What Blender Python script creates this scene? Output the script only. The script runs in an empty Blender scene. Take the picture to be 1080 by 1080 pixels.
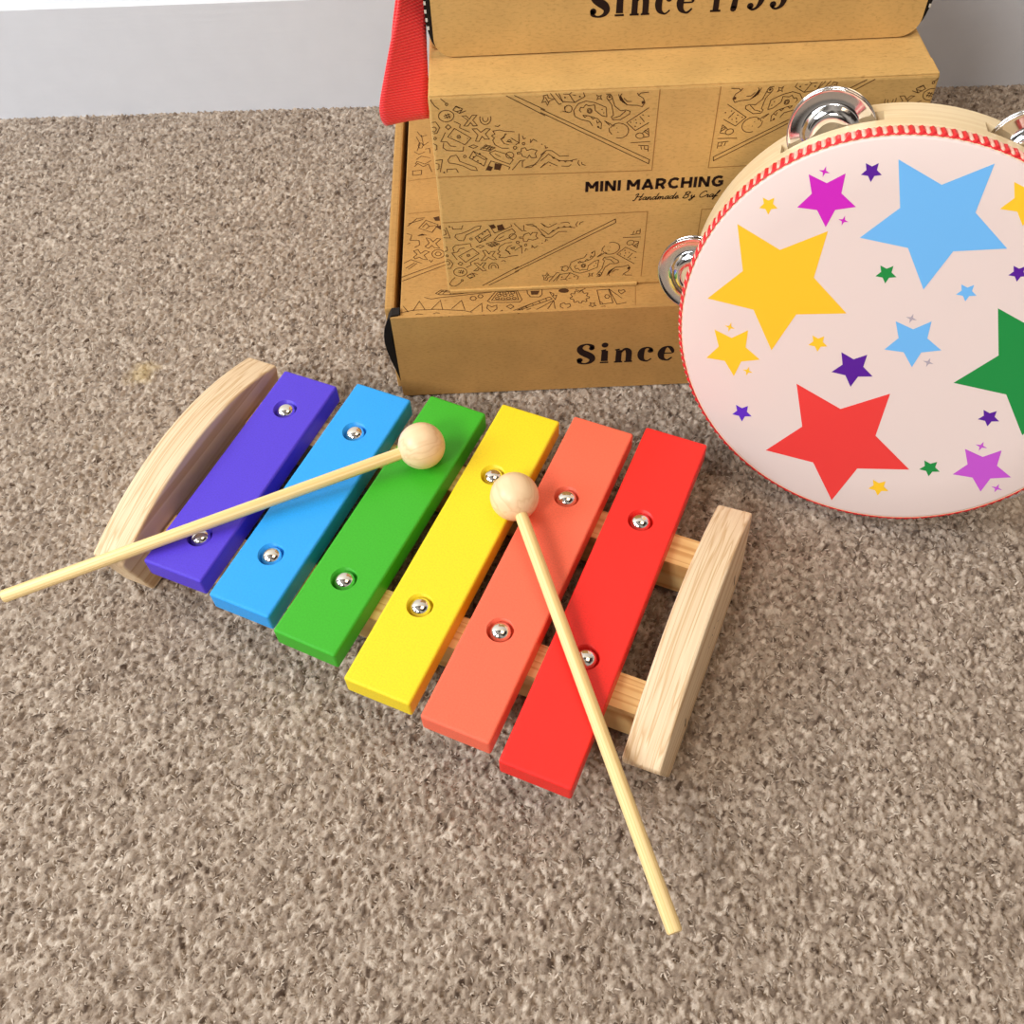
import bpy, bmesh, math, random
import numpy as np
from mathutils import Vector, Matrix
random.seed(7)
rng = np.random.default_rng(11)
scene = bpy.context.scene
COL = scene.collection
MM = 0.001
PI = math.pi

# ---------------------------------------------------------------- helpers: objects
def link(name, me, parent=None):
    o = bpy.data.objects.new(name, me)
    COL.objects.link(o)
    if parent: o.parent = parent
    return o

def tag(o, label, cat, group=None):
    o['label'] = label; o['category'] = cat
    if group: o['group'] = group
    return o

def empty(name, loc=(0, 0, 0), rz=0.0):
    o = bpy.data.objects.new(name, None)
    o.empty_display_size = 0.02
    COL.objects.link(o)
    o.location = loc; o.rotation_euler = (0, 0, rz)
    return o

class MB:
    """collects vertices, faces and material slots of ONE mesh"""
    def __init__(s): s.v = []; s.f = []; s.m = []; s.sm = []
    def add(s, verts, faces, mi=0, smooth=False):
        b = len(s.v); s.v += [tuple(p) for p in verts]
        for f in faces:
            s.f.append([i + b for i in f]); s.m.append(mi); s.sm.append(smooth)
    def add_bm(s, bm, mi=0, smooth=False):
        bm.verts.index_update()
        s.add([v.co[:] for v in bm.verts], [[v.index for v in f.verts] for f in bm.faces], mi, smooth)
        bm.free()
    def box(s, x0, x1, y0, y1, z0, z1, bev=0.0, mi=0, seg=2):
        bm = bmesh.new()
        bmesh.ops.create_cube(bm, size=1.0)
        for v in bm.verts:
            v.co = ((x0 + x1) / 2 + v.co.x * (x1 - x0), (y0 + y1) / 2 + v.co.y * (y1 - y0), (z0 + z1) / 2 + v.co.z * (z1 - z0))
        if bev: bmesh.ops.bevel(bm, geom=bm.edges[:], offset=bev, segments=seg, affect='EDGES', profile=0.6)
        s.add_bm(bm, mi, False)
    def lathe(s, prof, n=48, mi=0, smooth=True, cap=True, M=None):
        """profile of (radius, height), turned about the z axis"""
        vs = []; fs = []
        rings = []
        for r, z in prof:
            if r < 1e-7: rings.append([len(vs)]); vs.append(Vector((0, 0, z)))
            else:
                rings.append(list(range(len(vs), len(vs) + n)))
                vs += [Vector((r * math.cos(2 * PI * k / n), r * math.sin(2 * PI * k / n), z)) for k in range(n)]
        for a, b in zip(rings, rings[1:]):
            for k in range(n):
                k2 = (k + 1) % n
                if len(a) == 1 and len(b) == 1: continue
                if len(a) == 1: fs.append([a[0], b[k], b[k2]])
                elif len(b) == 1: fs.append([a[k], b[0], a[k2]])
                else: fs.append([a[k], b[k], b[k2], a[k2]])
        if M is not None: vs = [M @ v for v in vs]
        s.add(vs, fs, mi, smooth)
    def build(s, name, mats, parent=None, recalc=True):
        me = bpy.data.meshes.new(name)
        me.from_pydata(s.v, [], s.f)
        for m in (mats if isinstance(mats, (list, tuple)) else [mats]): me.materials.append(m)
        me.polygons.foreach_set('material_index', s.m)
        me.polygons.foreach_set('use_smooth', s.sm)
        me.update()
        if recalc:
            bm = bmesh.new(); bm.from_mesh(me)
            bmesh.ops.recalc_face_normals(bm, faces=bm.faces[:])
            bm.to_mesh(me); bm.free()
        return link(name, me, parent)

def bake(o):
    """apply the modifiers of an object to its mesh"""
    dg = bpy.context.evaluated_depsgraph_get()
    me = bpy.data.meshes.new_from_object(o.evaluated_get(dg))
    o.modifiers.clear(); old = o.data; o.data = me
    bpy.data.meshes.remove(old)
    return o

def cut(o, cutter):
    m = o.modifiers.new('cut', 'BOOLEAN'); m.operation = 'DIFFERENCE'; m.object = cutter; m.solver = 'EXACT'
    bake(o)
    me = cutter.data; bpy.data.objects.remove(cutter); bpy.data.meshes.remove(me)

def ribbon2d(pts, w, closed=False):
    """flat strip of width w (number or one per point) along 2D points -> verts, quads"""
    pts = [Vector((p[0], p[1])) for p in pts]
    q = [pts[0]]; ws = [w] * len(pts) if not isinstance(w, (list, tuple)) else list(w)
    wq = [ws[0]]
    for p, ww in zip(pts[1:], ws[1:]):
        if (p - q[-1]).length > 1e-6: q.append(p); wq.append(ww)
    if len(q) < 2: return [], []
    vs = []; n = len(q); loop = (q[0] - q[-1]).length < 1e-6 and n > 3
    for i, p in enumerate(q):
        if loop and i in (0, n - 1): a = (q[1] - q[0]).normalized(); b = (q[-1] - q[-2]).normalized()
        else:
            a = (q[min(i + 1, n - 1)] - q[min(i, n - 2)]).normalized(); b = (q[max(i, 1)] - q[max(i - 1, 0)]).normalized()
        t = a + b
        if t.length < 1e-4: t = a
        t.normalize(); nrm = Vector((-t.y, t.x))
        c = max(0.55, abs(nrm.dot(Vector((-a.y, a.x)))))
        h = wq[i] / 2 / c
        vs += [p + nrm * h, p - nrm * h]
    fs = [[2 * i, 2 * i + 1, 2 * i + 3, 2 * i + 2] for i in range(n - 1)]
    return vs, fs

def dec(s): return [[tuple(float(c) / 10 for c in p.split(',')) for p in st.split()] for st in s.split(';')]

def ink_lines(mb, strokes, w, to3, mi):
    for st in strokes:
        if len(st) > 5 and max(p[0] for p in st) - min(p[0] for p in st) < 1.0 and math.hypot(st[0][0] - st[-1][0], st[0][1] - st[-1][1]) < 0.15:
            mb.add([to3(x, y) for x, y in st[:-1]], [list(range(len(st) - 1))], mi); continue
        vs, fs = ribbon2d(st, w)
        if vs: mb.add([to3(v[0], v[1]) for v in vs], fs, mi)
def ink_fill(mb, polys, to3, mi):
    for p in polys:
        if len(p) > 2 and (Vector(p[0]) - Vector(p[-1])).length < 1e-6: p = p[:-1]
        if len(p) > 2: mb.add([to3(x, y) for x, y in p], [list(range(len(p)))], mi)

def smooth_curve(pts, n=6):
    """Catmull-Rom through tuples of any size"""
    P = [pts[0]] + list(pts) + [pts[-1]]; out = []
    for i in range(1, len(P) - 2):
        for k in range(n):
            t = k / n; o = []
            for a, b, c, d in zip(P[i - 1], P[i], P[i + 1], P[i + 2]):
                o.append(0.5 * (2 * b + (c - a) * t + (2 * a - 5 * b + 4 * c - d) * t * t + (3 * b - a - 3 * c + d) * t ** 3))
            out.append(tuple(o))
    out.append(tuple(pts[-1])); return out

# ---------------------------------------------------------------- helpers: materials
class NT:
    def __init__(s, name):
        s.m = bpy.data.materials.new(name); s.m.use_nodes = True
        s.t = s.m.node_tree; s.t.nodes.clear()
        s.out = s.t.nodes.new('ShaderNodeOutputMaterial')
        s.b = s.t.nodes.new('ShaderNodeBsdfPrincipled')
        s.t.links.new(s.b.outputs[0], s.out.inputs[0])
    def n(s, typ, **kw):
        x = s.t.nodes.new(typ)
        for k, v in kw.items():
            if k in x.inputs: x.inputs[k].default_value = v
            else: setattr(x, k, v)
        return x
    def l(s, a, b): s.t.links.new(a, b)
    def coords(s, scale=(1, 1, 1), kind='Object'):
        tc = s.n('ShaderNodeTexCoord'); mp = s.n('ShaderNodeMapping')
        mp.inputs['Scale'].default_value = scale
        s.l(tc.outputs[kind], mp.inputs[0]); return mp.outputs[0]
    def noise(s, vec, scale, detail=4, rough=0.55, dist=0.0):
        x = s.n('ShaderNodeTexNoise'); x.inputs['Scale'].default_value = scale; x.inputs['Detail'].default_value = detail
        x.inputs['Roughness'].default_value = rough; x.inputs['Distortion'].default_value = dist
        s.l(vec, x.inputs['Vector']); return x.outputs['Fac']
    def ramp(s, fac, stops):
        x = s.n('ShaderNodeValToRGB'); e = x.color_ramp.elements
        while len(e) < len(stops): e.new(0.5)
        for i, (p, c) in enumerate(stops): e[i].position = p; e[i].color = (*c, 1)
        s.l(fac, x.inputs[0]); return x.outputs[0]
    def bump(s, h, strength=0.3, dist=0.0005, chain=None):
        x = s.n('ShaderNodeBump'); x.inputs['Strength'].default_value = strength; x.inputs['Distance'].default_value = dist
        s.l(h, x.inputs['Height'])
        if chain: s.l(chain, x.inputs['Normal'])
        s.l(x.outputs[0], s.b.inputs['Normal']); return x.outputs[0]
    def set(s, **kw):
        for k, v in kw.items():
            k = k.replace('_', ' ')
            s.b.inputs[k].default_value = (*v, 1) if isinstance(v, tuple) and len(v) == 3 else v
        return s
    def mix(s, fac, a, b, mode='MIX'):
        x = s.n('ShaderNodeMix', data_type='RGBA', blend_type=mode)
        if isinstance(fac, (int, float)): x.inputs[0].default_value = fac
        else: s.l(fac, x.inputs[0])
        for v, i in ((a, 6), (b, 7)):
            if isinstance(v, tuple): x.inputs[i].default_value = (*v, 1)
            else: s.l(v, x.inputs[i])
        return x.outputs[2]

def lin(r, g, b):
    f = lambda c: (c / 255 / 12.92) if c <= 10 else ((c / 255 + 0.055) / 1.055) ** 2.4
    return (f(r), f(g), f(b))

def m_plain(name, col, rough=0.5, spec=0.5, metal=0.0, coat=0.0):
    t = NT(name); t.set(Base_Color=col, Roughness=rough, Metallic=metal, Specular_IOR_Level=spec, Coat_Weight=coat); return t.m

def m_paint(name, col, rough=0.42):
    """thin brushed toy paint over wood: faint grain relief, tiny tone speckle"""
    t = NT(name); v = t.coords((1, 0.12, 1)); v2 = t.coords((1, 1, 1))
    g = t.noise(v, 900, 5, 0.6); sp = t.noise(v2, 1400, 2, 0.5)
    d = tuple(c * 0.86 for c in col)
    t.l(t.ramp(sp, [(0.25, d), (0.6, col)]), t.b.inputs['Base Color'])
    t.bump(g, 0.16, 0.0004)
    t.set(Roughness=rough, Specular_IOR_Level=0.42); return t.m

def m_wood(name, dark, light, axis='Y', minor='Z', ring=260, rough=0.55):
    """pale softwood: straight growth lines along one axis, nearly constant along the minor axis, fine pores"""
    t = NT(name)
    sc = {'X': 1, 'Y': 1, 'Z': 1}; sc[axis] = 0.004
    if minor: sc[minor] = 0.22
    v = t.coords((sc['X'], sc['Y'], sc['Z'])); sc[axis] = 0.03; v2 = t.coords((sc['X'], sc['Y'], sc['Z']))
    a = t.noise(v, ring, 2, 0.45, 0.0); b = t.noise(v2, ring * 5, 4, 0.65)
    mid = tuple(x * .35 + y * .65 for x, y in zip(dark, light))
    c1 = t.ramp(a, [(0.30, light), (0.41, mid), (0.46, dark), (0.50, light), (0.60, mid), (0.65, dark), (0.70, light)])
    c2 = t.ramp(b, [(0.3, tuple(0.86 + 0.12 * c for c in light)), (0.6, (1, 1, 1))])
    t.l(t.mix(0.6, c1, c2, 'MULTIPLY'), t.b.inputs['Base Color'])
    t.bump(b, 0.10, 0.0003)
    t.set(Roughness=rough, Specular_IOR_Level=0.35); return t.m

def m_card(name, col):
    """brown kraft board: fibre flecks, soft mottling and faint flute lines"""
    t = NT(name); v = t.coords((1, 1, 1)); vs = t.coords((0.35, 1, 1))
    a = t.noise(v, 45, 4, 0.6); b = t.noise(vs, 1100, 3, 0.65); c = t.noise(v, 420, 2, 0.5)
    k1 = t.ramp(a, [(0.3, tuple(x * 0.9 for x in col)), (0.7, tuple(min(1, x * 1.07) for x in col))])
    k2 = t.ramp(b, [(0.28, (0.72, 0.68, 0.62)), (0.5, (1, 1, 1)), (0.75, (1.0, 1.0, 1.0))])
    k3 = t.ramp(c, [(0.24, (0.62, 0.55, 0.47)), (0.31, (1, 1, 1))])
    x = t.mix(0.7, k1, k2, 'MULTIPLY'); x = t.mix(0.5, x, k3, 'MULTIPLY')
    t.l(x, t.b.inputs['Base Color'])
    t.bump(b, 0.12, 0.0003)
    t.set(Roughness=0.72, Specular_IOR_Level=0.25); return t.m

def m_metal(name, col=(0.86, 0.86, 0.87), rough=0.09):
    t = NT(name); v = t.coords((1, 1, 1)); a = t.noise(v, 260, 3, 0.5)
    t.bump(a, 0.05, 0.0004)
    t.set(Base_Color=col, Metallic=1.0, Roughness=rough); return t.m
MBL = '-276,1612 -265,1625 -249,1626 -235,1618 -211,1594;-276,1612 -262,1586 -244,1569;-185,1536 -187,1529 -191,1522 -197,1517 -204,1513 -213,1511 -222,1511 -230,1513 -238,1517 -244,1522 -248,1528 -250,1535 -249,1542 -246,1549 -241,1555 -234,1560 -226,1563 -217,1564 -209,1563 -200,1560 -194,1555 -188,1550 -185,1543 -185,1536;-228,1537 -201,1546;-226,1529 -199,1535;-220,1547 -212,1525;-210,1549 -202,1527;-206,1591 -209,1585 -215,1586 -217,1591 -214,1596 -208,1596 -206,1591;-187,1564 -172,1581 -147,1567 -160,1547 -187,1564;-177,1579 -158,1570;-174,1555 -149,1562;-160,1547 -133,1558;-187,1511 -161,1496 -165,1480 -122,1456;-151,1533 -134,1535 -121,1518 -108,1536 -89,1535 -107,1512 -89,1487 -106,1485 -117,1502 -130,1486 -146,1487 -126,1513 -151,1533;-31,1526 -30,1521 -30,1515 -31,1510 -33,1505 -35,1501 -38,1497 -42,1494 -46,1491 -50,1490 -55,1490 -59,1490 -63,1492 -67,1495 -71,1498 -73,1502 -75,1507 -76,1512 -77,1518 -76,1523 -75,1528;-42,1522 -42,1516 -43,1511 -46,1506 -50,1503 -54,1503 -58,1504 -62,1507 -64,1512 -65,1517 -64,1523;-14,1481 -2,1477 8,1485;-112,1472 -92,1472 -76,1454 -53,1470 -35,1468 -57,1445 -41,1419 -61,1420 -72,1434 -86,1410 -101,1412 -89,1441 -112,1472;-286,1510 -264,1512 -249,1484 -264,1458 -284,1456;-264,1477 -268,1469 -275,1465 -283,1469 -285,1478 -281,1486 -273,1489 -266,1485 -264,1477;-225,1486 -212,1497 -201,1484 -214,1474 -225,1486;-219,1439 -187,1478 -119,1428 -148,1397 -219,1439;-164,1436 -169,1429 -176,1430 -179,1437 -175,1444 -168,1444 -164,1436;-169,1436 -171,1434 -173,1434 -174,1437 -173,1439 -170,1439 -169,1436;-206,1444 -203,1438;-136,1429 -132,1425;-227,1461 -250,1418 -228,1415;-239,1410 -243,1387 -229,1373 -158,1366 -154,1388;-226,1417 -210,1394 -186,1390;-268,1433 -271,1428 -277,1428 -279,1434 -276,1439 -270,1439 -268,1433;-283,1409 -269,1400 -271,1380 -284,1375;-180,1330 -176,1316 -142,1299 -108,1283 -101,1265 -129,1270 -163,1292 -197,1305 -222,1309 -228,1324 -214,1343 -189,1348 -180,1330;-146,1339 -150,1333 -156,1333 -158,1339 -155,1345 -149,1345 -146,1339;-133,1331 -113,1364 -56,1324 -70,1287 -133,1331;-113,1364 -100,1343 -68,1319 -56,1324;-100,1343 -121,1324;-111,1335 -113,1332 -117,1332 -118,1336 -117,1339 -113,1339 -111,1335;-93,1314 -95,1311 -98,1311 -100,1315 -98,1318 -94,1318 -93,1314;-81,1299 -83,1296 -86,1296 -88,1300 -86,1303 -82,1303 -81,1299;-82,1348 -85,1344 -89,1344 -91,1349 -89,1353 -84,1353 -82,1348;-132,1387 -111,1395 -92,1385 -112,1378 -132,1387;-83,1371 -57,1392 -18,1376 -44,1360 -83,1371;-73,1379 -34,1368;-65,1387 -26,1374;-58,1367 -38,1388;-71,1373 -50,1390;-46,1363 -28,1382;-44,1352 -19,1362 30,1342 59,1312 44,1290 9,1306 -21,1322 -44,1352;62,1335 60,1327 53,1322 45,1320 36,1322 30,1329 28,1337 30,1345 37,1350 45,1352 54,1349 60,1343 62,1335;-20,1345 5,1329;-64,1263 -39,1311 8,1292 -3,1260;8,1292 43,1275 38,1264;-25,1457 5,1461 24,1454 68,1449;-25,1457 -16,1443 -31,1435 -19,1423 -27,1413 -18,1390 11,1372 41,1370;29,1443 23,1424 8,1417 22,1394 42,1387;32,1404 57,1397;52,1406 48,1401 41,1402 38,1407 41,1411 48,1411 52,1406;76,1371 72,1364 64,1364 61,1372 65,1379 72,1379 76,1371;112,1389 109,1383 103,1384 100,1390 103,1395 109,1395 112,1389;87,1440 86,1390;102,1428 106,1412 116,1417;136,1393 148,1409 165,1397;136,1410 136,1391;52,1420 67,1408 86,1396 71,1385;78,1348 95,1350 96,1367 113,1369 120,1355 140,1362 165,1353 155,1339 162,1318 140,1317 130,1332 122,1318 100,1327 95,1342 78,1340 78,1348;109,1269 139,1270 165,1295 190,1334 200,1342;114,1273 160,1284;180,1265 200,1288;53,1260 89,1305 112,1309 99,1301 99,1272;-291,1324 -251,1328 -266,1265;-287,1313 -268,1306 -270,1283 -285,1278;-245,1263 -247,1259 -251,1259 -253,1263 -250,1267 -246,1267 -245,1263;-236,1263 -235,1278 -194,1279 -186,1258;188,1382 187,1380 184,1380 182,1383 184,1385 187,1385 188,1382;192,1610 209,1614 213,1599 237,1592 218,1586 209,1565 202,1584 185,1579 194,1597 192,1610;218,1624 257,1568 268,1570;239,1623 276,1575;199,1604 214,1578;254,1622 273,1580 323,1573 365,1599 358,1617;299,1612 323,1573;275,1614 299,1612 310,1619;286,1598 284,1594 280,1594 279,1598 280,1602 284,1601 286,1598;348,1599 346,1595 342,1596 340,1599 342,1603 346,1602 348,1599;315,1607 327,1606;313,1544 311,1536 306,1530 298,1528 290,1531 284,1537 282,1546 284,1554 290,1560 297,1562 305,1559 311,1553 313,1544;274,1534 295,1531;283,1559 280,1546;461,1500 456,1545 409,1568 371,1578 338,1567 319,1536 325,1509 354,1492 389,1482 402,1460;407,1561 411,1532 441,1506 461,1500;351,1527 343,1538 350,1550 360,1547 371,1562 381,1555 405,1558;397,1531 395,1523 387,1520 380,1524 376,1532 379,1540 386,1543 394,1540 397,1531;393,1531 390,1526 384,1526 381,1532 384,1537 390,1537 393,1531;359,1513 383,1509 422,1494 440,1471 439,1445 424,1453;359,1513 368,1502 378,1510;393,1503 403,1492 411,1499;418,1486 422,1472 432,1480;431,1455 429,1450 424,1451 422,1455 424,1459 428,1459 431,1455;442,1535 441,1533 438,1533 437,1536 438,1538 441,1538 442,1535;450,1519 449,1517 446,1517 445,1519 446,1522 449,1522 450,1519;413,1604 423,1596 434,1601 430,1591 437,1580 425,1587 415,1581 419,1591 413,1604;461,1581 479,1555 489,1507 480,1499 488,1485 520,1484 557,1509 558,1522 541,1528 517,1526 492,1549 480,1586;480,1588 477,1581 471,1578 463,1579 457,1586 457,1593 461,1599 469,1600 477,1596 480,1588;453,1605 470,1604 477,1594;490,1493 518,1502 539,1524;505,1602 514,1574 544,1551 588,1547 607,1540 618,1558 609,1579 589,1593 583,1604;519,1604 513,1594 523,1576;528,1583 543,1567 562,1566;589,1593 598,1603 631,1605;547,1469 637,1534;547,1469 587,1429 643,1464;601,1496 623,1468;479,1446 482,1451 485,1456 489,1460 494,1463 500,1466 506,1467 512,1468 519,1467 525,1466 532,1464 538,1461 543,1457 548,1453 552,1448 555,1443 557,1437 558,1431 558,1426 557,1420 555,1415 552,1410 548,1405 543,1402 538,1399 532,1397 526,1396 519,1396 513,1397 506,1399;452,1482 472,1470 484,1461;452,1482 475,1459;473,1448 476,1429 487,1415;490,1453 497,1461;509,1445 508,1443 506,1443 505,1445 506,1447 508,1447 509,1445;515,1425 515,1423 513,1423 511,1425 512,1427 514,1427 515,1425;626,1402 624,1395 618,1390 610,1389 601,1391 594,1397 591,1404 593,1411 599,1415 607,1417 616,1414 623,1409 626,1402;617,1414 643,1437 648,1398 626,1394;624,1424 645,1407;628,1429 647,1418;571,1370 656,1372;605,1356 650,1352 650,1323;617,1352 621,1335;632,1351 635,1335 649,1334;179,1329 204,1351 229,1349 264,1319 304,1320;179,1300 199,1317 214,1333 244,1308 265,1296 310,1294 340,1301;179,1265 214,1293 255,1270;272,1269 305,1266 315,1276;348,1294 344,1280 354,1265;361,1285 363,1273 379,1267;199,1376 202,1362 212,1367;229,1318 237,1309 242,1317;254,1302 262,1293 267,1299;282,1295 289,1288 295,1294;310,1294 318,1290 322,1299;224,1275 223,1272 221,1272 219,1275 221,1277 223,1277 224,1275'
MBF = '-62,1265 -50,1287 -31,1279 -41,1260;-22,1299 6,1291 -3,1263 -27,1267;31,1440 36,1443 13,1414 8,1417;616,1559 614,1553 607,1553 603,1560 606,1566 612,1566 616,1559;567,1469 566,1467 563,1467 561,1470 563,1473 566,1472 567,1469;588,1480 587,1478 584,1478 582,1481 584,1483 587,1483 588,1480;592,1465 591,1462 588,1462 586,1465 587,1468 590,1468 592,1465;609,1461 608,1459 605,1459 603,1462 605,1464 608,1464 609,1461;588,1449 587,1446 584,1446 582,1449 584,1452 587,1452 588,1449;617,1501 616,1499 613,1499 611,1502 613,1504 616,1504 617,1501;642,1495 641,1492 638,1492 636,1495 637,1498 640,1498 642,1495;474,1591 471,1587 465,1587 462,1592 465,1596 470,1596 474,1591;513,1597 509,1584 524,1563 544,1554 531,1568 521,1584'
MBD = '16,1631 200,1518;180,1535 658,1261 661,1281 180,1551;49,1630 200,1545'
MBR = '661,1608 695,1242 179,1236'
LBL = '-511,3685 -485,3641;-461,3647 -431,3715 -402,3653;-371,3651 -326,3714 -315,3647;-270,3650 -221,3707 -204,3638;-176,3624 -120,3680 -118,3600;-547,3632 -461,3652 -350,3652 -211,3634 -107,3595;-456,3599 -453,3616 -436,3625 -412,3619 -387,3597;-363,3601 -360,3620 -346,3627 -329,3623;-360,3606 -315,3598;-353,3615 -329,3609;-283,3594 -280,3618 -211,3596;-407,3741 -389,3733 -372,3727 -330,3734 -69,3758;-351,3766 -323,3790 -281,3782 -189,3758 -266,3753 -330,3755 -351,3766;-323,3780 -210,3757;-316,3759 -295,3785;-281,3753 -263,3776;-337,3763 -312,3784;-147,3717 -153,3706 -166,3704 -177,3713 -176,3726 -166,3733 -153,3730 -147,3717;-113,3730 -120,3719 -132,3720 -139,3732 -132,3743 -120,3742 -113,3730;-92,3693 -48,3762 58,3765 80,3693 68,3676 -78,3683 -92,3693;-71,3699 -38,3754 52,3756 63,3694 -71,3699;-32,3710 -37,3703 -48,3704 -53,3711 -47,3718 -37,3717 -32,3710;-4,3705 -9,3698 -20,3699 -25,3706 -19,3713 -9,3712 -4,3705;24,3706 19,3700 8,3700 3,3708 9,3714 19,3714 24,3706;52,3705 47,3698 36,3699 31,3706 37,3713 47,3712 52,3705;-21,3730 -26,3723 -37,3724 -42,3731 -36,3738 -26,3737 -21,3730;7,3728 2,3721 -9,3722 -14,3729 -8,3736 2,3735 7,3728;39,3728 33,3721 23,3722 18,3729 23,3736 34,3735 39,3728;-10,3746 -15,3739 -26,3740 -31,3748 -25,3754 -15,3754 -10,3746;18,3746 13,3740 2,3740 -3,3748 3,3755 13,3754 18,3746;46,3746 41,3739 30,3740 25,3747 31,3754 41,3753 46,3746;-72,3612 -96,3644 -91,3666 -72,3652 -47,3663 -46,3637 -72,3612;1,3650 23,3663 38,3648 22,3631 1,3650;-59,3601 -20,3624 -21,3602;24,3601 123,3660;55,3594 122,3630;77,3630 81,3617;98,3641 103,3629;28,3615 218,3705;53,3614 230,3689;218,3705 230,3689;61,3631 68,3619;95,3647 101,3634;129,3662 135,3650;163,3678 169,3666;197,3694 203,3682;108,3760 109,3736 123,3711 168,3708 182,3725 183,3762;220,3741 240,3725 235,3710 254,3714 244,3681;220,3741 231,3710 246,3685;135,3609 237,3679 241,3602;237,3679 196,3605;135,3609 175,3600;415,3692 413,3684 400,3681 397,3676 401,3664 395,3658 383,3665 377,3663 372,3650 363,3650 358,3663 352,3664 340,3657 334,3662 337,3675 334,3680 321,3682 319,3690 330,3697 331,3703 323,3714 327,3721 340,3719 345,3722 346,3736 353,3739 363,3729 369,3729 378,3740 386,3737 387,3723 392,3719 406,3722 410,3715 402,3704 403,3699 415,3692;350,3751 370,3737 400,3754;291,3611 267,3630 269,3651 287,3658 295,3646 314,3651 318,3632 291,3611;327,3606 357,3615 401,3601;450,3598 464,3617 485,3622 508,3603;426,3643 438,3649 434,3636 442,3627 430,3626 424,3615 420,3627 408,3629 418,3637 416,3650 426,3643;457,3738 465,3635 528,3643 516,3740 457,3738;516,3744 547,3630 594,3641;516,3744 576,3672;515,3688 508,3676 496,3677 491,3689 498,3702 510,3701 515,3688;575,3703 564,3719 565,3733 577,3728 590,3734 597,3721 575,3703;467,3655 478,3640;-446,4278 -409,4341 -343,4300 -375,4238 -446,4278;-427,4284 -406,4316 -390,4289 -408,4269;-390,4289 -357,4294;-407,4197 -384,4188 -369,4162 -347,4189 -328,4182 -354,4147 -332,4108 -360,4114 -374,4134 -392,4112 -410,4127 -388,4154 -407,4197;-469,4096 -447,4106 -432,4073 -408,4095 -387,4084 -414,4058 -395,4023 -422,4031 -438,4046 -459,4034 -468,4048 -450,4068 -469,4096;-308,4062 -312,4045 -324,4034 -340,4030 -357,4036 -369,4049 -374,4067 -369,4083 -358,4095 -341,4099 -325,4093 -312,4080 -308,4062;-324,4063 -332,4050 -349,4051 -357,4065 -349,4079 -333,4078 -324,4063;-522,3868 -299,3979;-527,3897 -299,4006;-517,4004 -481,4029 -426,3998;-507,3963 -462,4003;-493,3955 -449,3999;-507,4297 -457,4359 -414,4361;-503,4318 -424,4349;-510,4240 -482,4224 -490,4182 -443,4178 -438,4143 -465,4124;-503,4154 -489,4160;-444,4221 -426,4227 -403,4218;-386,4022 -376,4001 -368,4021;-490,4736 -491,4776 -441,4780 -441,4740 -490,4736;-482,4815 -463,4843 -432,4812 -403,4834 -382,4760;-477,4839 -468,4863 -423,4835 -388,4865;-473,4880 -444,4910 -394,4890;-478,5098 -454,5028 -470,4962;-448,5113 -434,5010 -406,5041;-437,5010 -443,4987 -458,4988 -465,5012 -459,5035 -444,5034 -437,5010;-425,4975 -400,4982 -394,4932;-485,4955 -459,4928 -425,4950;-474,5149 -448,5096 -417,5110'
LBF = '318,3743 311,3733 295,3729 277,3732 266,3741 266,3752 279,3759 297,3760 312,3754 318,3743;125,3753 170,3753 161,3726 128,3726;327,3603 357,3616 401,3599 356,3610;-369,4360 -339,4370 -334,4332 -359,4333;-359,4287 -329,4292 -329,4256;-454,4215 -426,4231 -414,4216'
LBN = '-513,4690 -352,4707;-505,4402 -335,4417;652,3762 636,3618'
STARS = [('blue', 0.8, 57.1, 28.0, 136.4), ('yellow', -50.0, 15.4, 31.0, 136.0), ('red', -5.0, -50.3, 33.6, 137.9), ('magenta', -40.7, 56.0, 11.8, 140.7), ('violet', 55.6, -42.5, 12.1, 144.0), ('sky', 9.5, 6.4, 11.6, 143.0), ('gold', -61.1, -20.8, 12.8, 142.0), ('purple', -9.5, -12.9, 9.0, 137.4)]
SMALL = [('purple', -27.4, 69.8, 4.0), ('gold', -61.9, 47.7, 3.9), ('green', -9.7, 32.1, 4.2), ('sky', 21.3, 32.9, 3.9), ('purple', 35.8, 45.3, 3.5), ('gold', 28.3, 71.7, 9.0), ('gold', -26.6, -5.6, 4.2), ('violetblue', -49.6, -50.7, 4.8), ('green', 36.0, -49.9, 4.5), ('gold', 19.2, -68.0, 4.7), ('purple', 49.0, -17.6, 4.3)]
SPARK = [('magenta', -44.3, 65.8, 2.2), ('magenta', -31.9, 48.9, 2.1), ('gold', -64.8, -9.7, 2.4), ('gold', -52.2, -28.6, 2.5), ('grey', 5.6, 16.3, 2.2), ('grey', 18.2, -0.6, 2.2), ('violet', 51.3, -31.9, 2.5), ('violet', 64.6, -49.9, 2.4)]
# ---------------------------------------------------------------- materials
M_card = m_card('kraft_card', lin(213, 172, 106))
M_card_shaded = m_card('kraft_card_shaded', lin(190, 146, 86))  # same card for the bottom box, its shade put into a darker colour
M_ink = m_plain('print_ink', lin(38, 22, 18), 0.7, 0.2)
M_line = m_plain('fine_line_ink', lin(78, 50, 28), 0.75, 0.2)
M_faint = m_plain('faint_line_ink', lin(160, 118, 66), 0.75, 0.2)
M_flap = m_plain('black_printed_flap', lin(24, 20, 20), 0.6, 0.3)
M_white = m_plain('white_print', lin(215, 210, 200), 0.6, 0.3)
M_wood_end = m_wood('pale_pine', lin(210, 176, 134), lin(236, 213, 180), 'Y', 'Z', 330)
M_wood_rail = m_wood('yellow_pine', lin(216, 170, 108), lin(246, 214, 152), 'X', 'Z', 150)
M_stick = m_wood('birch_dowel', lin(232, 196, 130), lin(248, 222, 164), 'X', None, 420, 0.42)
M_ball = m_wood('turned_beech', lin(234, 200, 156), lin(246, 216, 176), 'X', None, 150, 0.34)
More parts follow.
